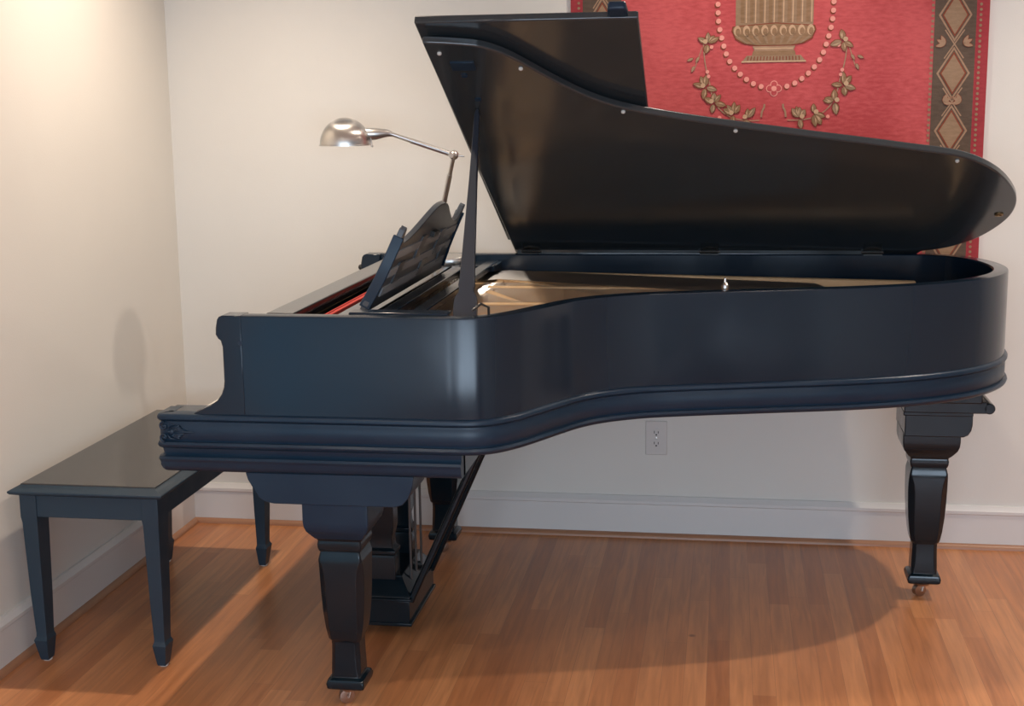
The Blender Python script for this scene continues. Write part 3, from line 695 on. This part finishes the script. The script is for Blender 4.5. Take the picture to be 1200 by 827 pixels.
pr = [(Rs+.003, 0), (Rs+.003, .003), (Rs, .004)]
for i in range(1, 15):
    a = i*(PI/2)/14.; pr.append((max(.0005, Rs*math.cos(a)), .004+.082*math.sin(a)))
inn = [(max(.0005, r-.002), max(.0, z-.002)) for r, z in pr[::-1]]
nsh = simple('spun_nickel_shade', (.60, .58, .55), .27, metal=1.)
nb = nsh.node_tree.nodes['Principled BSDF']; nb.inputs['Anisotropic'].default_value = .75
tg = nsh.node_tree.nodes.new('ShaderNodeTangent'); tg.direction_type = 'RADIAL'; tg.axis = 'Z'
nsh.node_tree.links.new(tg.outputs['Tangent'], nb.inputs['Tangent'])
sh = MB().lathe([(r_-0, z_) for r_, z_ in pr+inn], (0, 0, 0), 48, cap=False).build('lamp_shade', nsh, lamp, smooth=50)
sh.data.transform(Matrix.Translation(lb)); sh.location = hc-lb
MB().lathe([(.0004, 0), (.012, .004), (.022, .018), (.024, .034), (.016, .05), (.013, .07)], hc+Vector((0, 0, .006)), 20).build('bulb', M['whitein'], lamp, smooth=60)

# ------------------------------------------------------------------ lights
def spot(x, y, e, col, ang=150, blend=.6, r=.036, aim=None):
    l = bpy.data.lights.new('can_or_fill', 'SPOT'); l.energy = e; l.color = col; l.spot_size = math.radians(ang); l.spot_blend = blend; l.shadow_soft_size = r
    o = bpy.data.objects.new('can_or_fill_light', l); COL.objects.link(o); o.location = (x, y, RZ-.02)
    if aim: o.rotation_euler = (Vector(aim)-Vector(o.location)).to_track_quat('-Z', 'Y').to_euler()
    return o
WARM = (1, .84, .68)
spot(.66, -.80, 114, WARM, 130, 1, aim=(.25, -1.15, 0))
spot(2.12, -.58, 70, (1, .88, .76), 140, 1, aim=(1.6, -1.0, 0))
spot(3.56, -.60, 125, (1, .88, .76), 130, 1, aim=(3.2, -1.0, 0))
for cx_ in (.68, 2.12, 3.56): spot(cx_, -3.3, 34, WARM, 150, .8)  # added row of unseen cans, warm fill for walls and piano
def area(loc, rot, sx, sy, e, col):
    l = bpy.data.lights.new('daylight_or_fill', 'AREA'); l.shape = 'RECTANGLE'; l.size = sx; l.size_y = sy; l.energy = e; l.color = col
    o = bpy.data.objects.new('window_or_fill_light', l); COL.objects.link(o); o.location = loc; o.rotation_euler = rot; return o
area(((WX0+WX1)/2, RY-.10, (WZ0+WZ1)/2), (PI/2, 0, 0), WX1-WX0, WZ1-WZ0, 195, (.66, .82, 1.0))
area((-.10, (DY0+DY1)/2, DZ1/2), (PI/2, 0, -PI/2), DY1-DY0, DZ1, 9, (.25, .70, 1.0))  # added blue fill in the unseen door opening, for the arm's sheen
w = bpy.data.worlds.new('World'); SC.world = w; w.use_nodes = True
w.node_tree.nodes['Background'].inputs['Color'].default_value = (.55, .7, 1, 1); w.node_tree.nodes['Background'].inputs['Strength'].default_value = .6

# ------------------------------------------------------------------ camera
yaw, pitch, roll = .1562, .1798, -.0134
cp, sp, cy_, sy_ = math.cos(pitch), math.sin(pitch), math.cos(yaw), math.sin(yaw)
f = Vector((-sy_*cp, cy_*cp, -sp)); r = Vector((cy_, sy_, 0)); u = r.cross(f)
r2 = r*math.cos(roll)+u*math.sin(roll); u2 = -r*math.sin(roll)+u*math.cos(roll)
mat = Matrix((r2, u2, -f)).transposed().to_4x4(); mat.translation = (1.9581, -4.7226, 1.5209)
cam = bpy.data.cameras.new('camera'); cam.sensor_width = 36; cam.sensor_fit = 'HORIZONTAL'; cam.lens = 1618.14*36/1200; cam.clip_start = .05
co = bpy.data.objects.new('camera', cam); COL.objects.link(co); co.matrix_world = mat; SC.camera = co
SC.view_settings.view_transform = 'Standard'; SC.view_settings.look = 'None'; SC.view_settings.gamma = 1; SC.view_settings.use_curve_mapping = False
SC.view_settings.exposure = 0.0
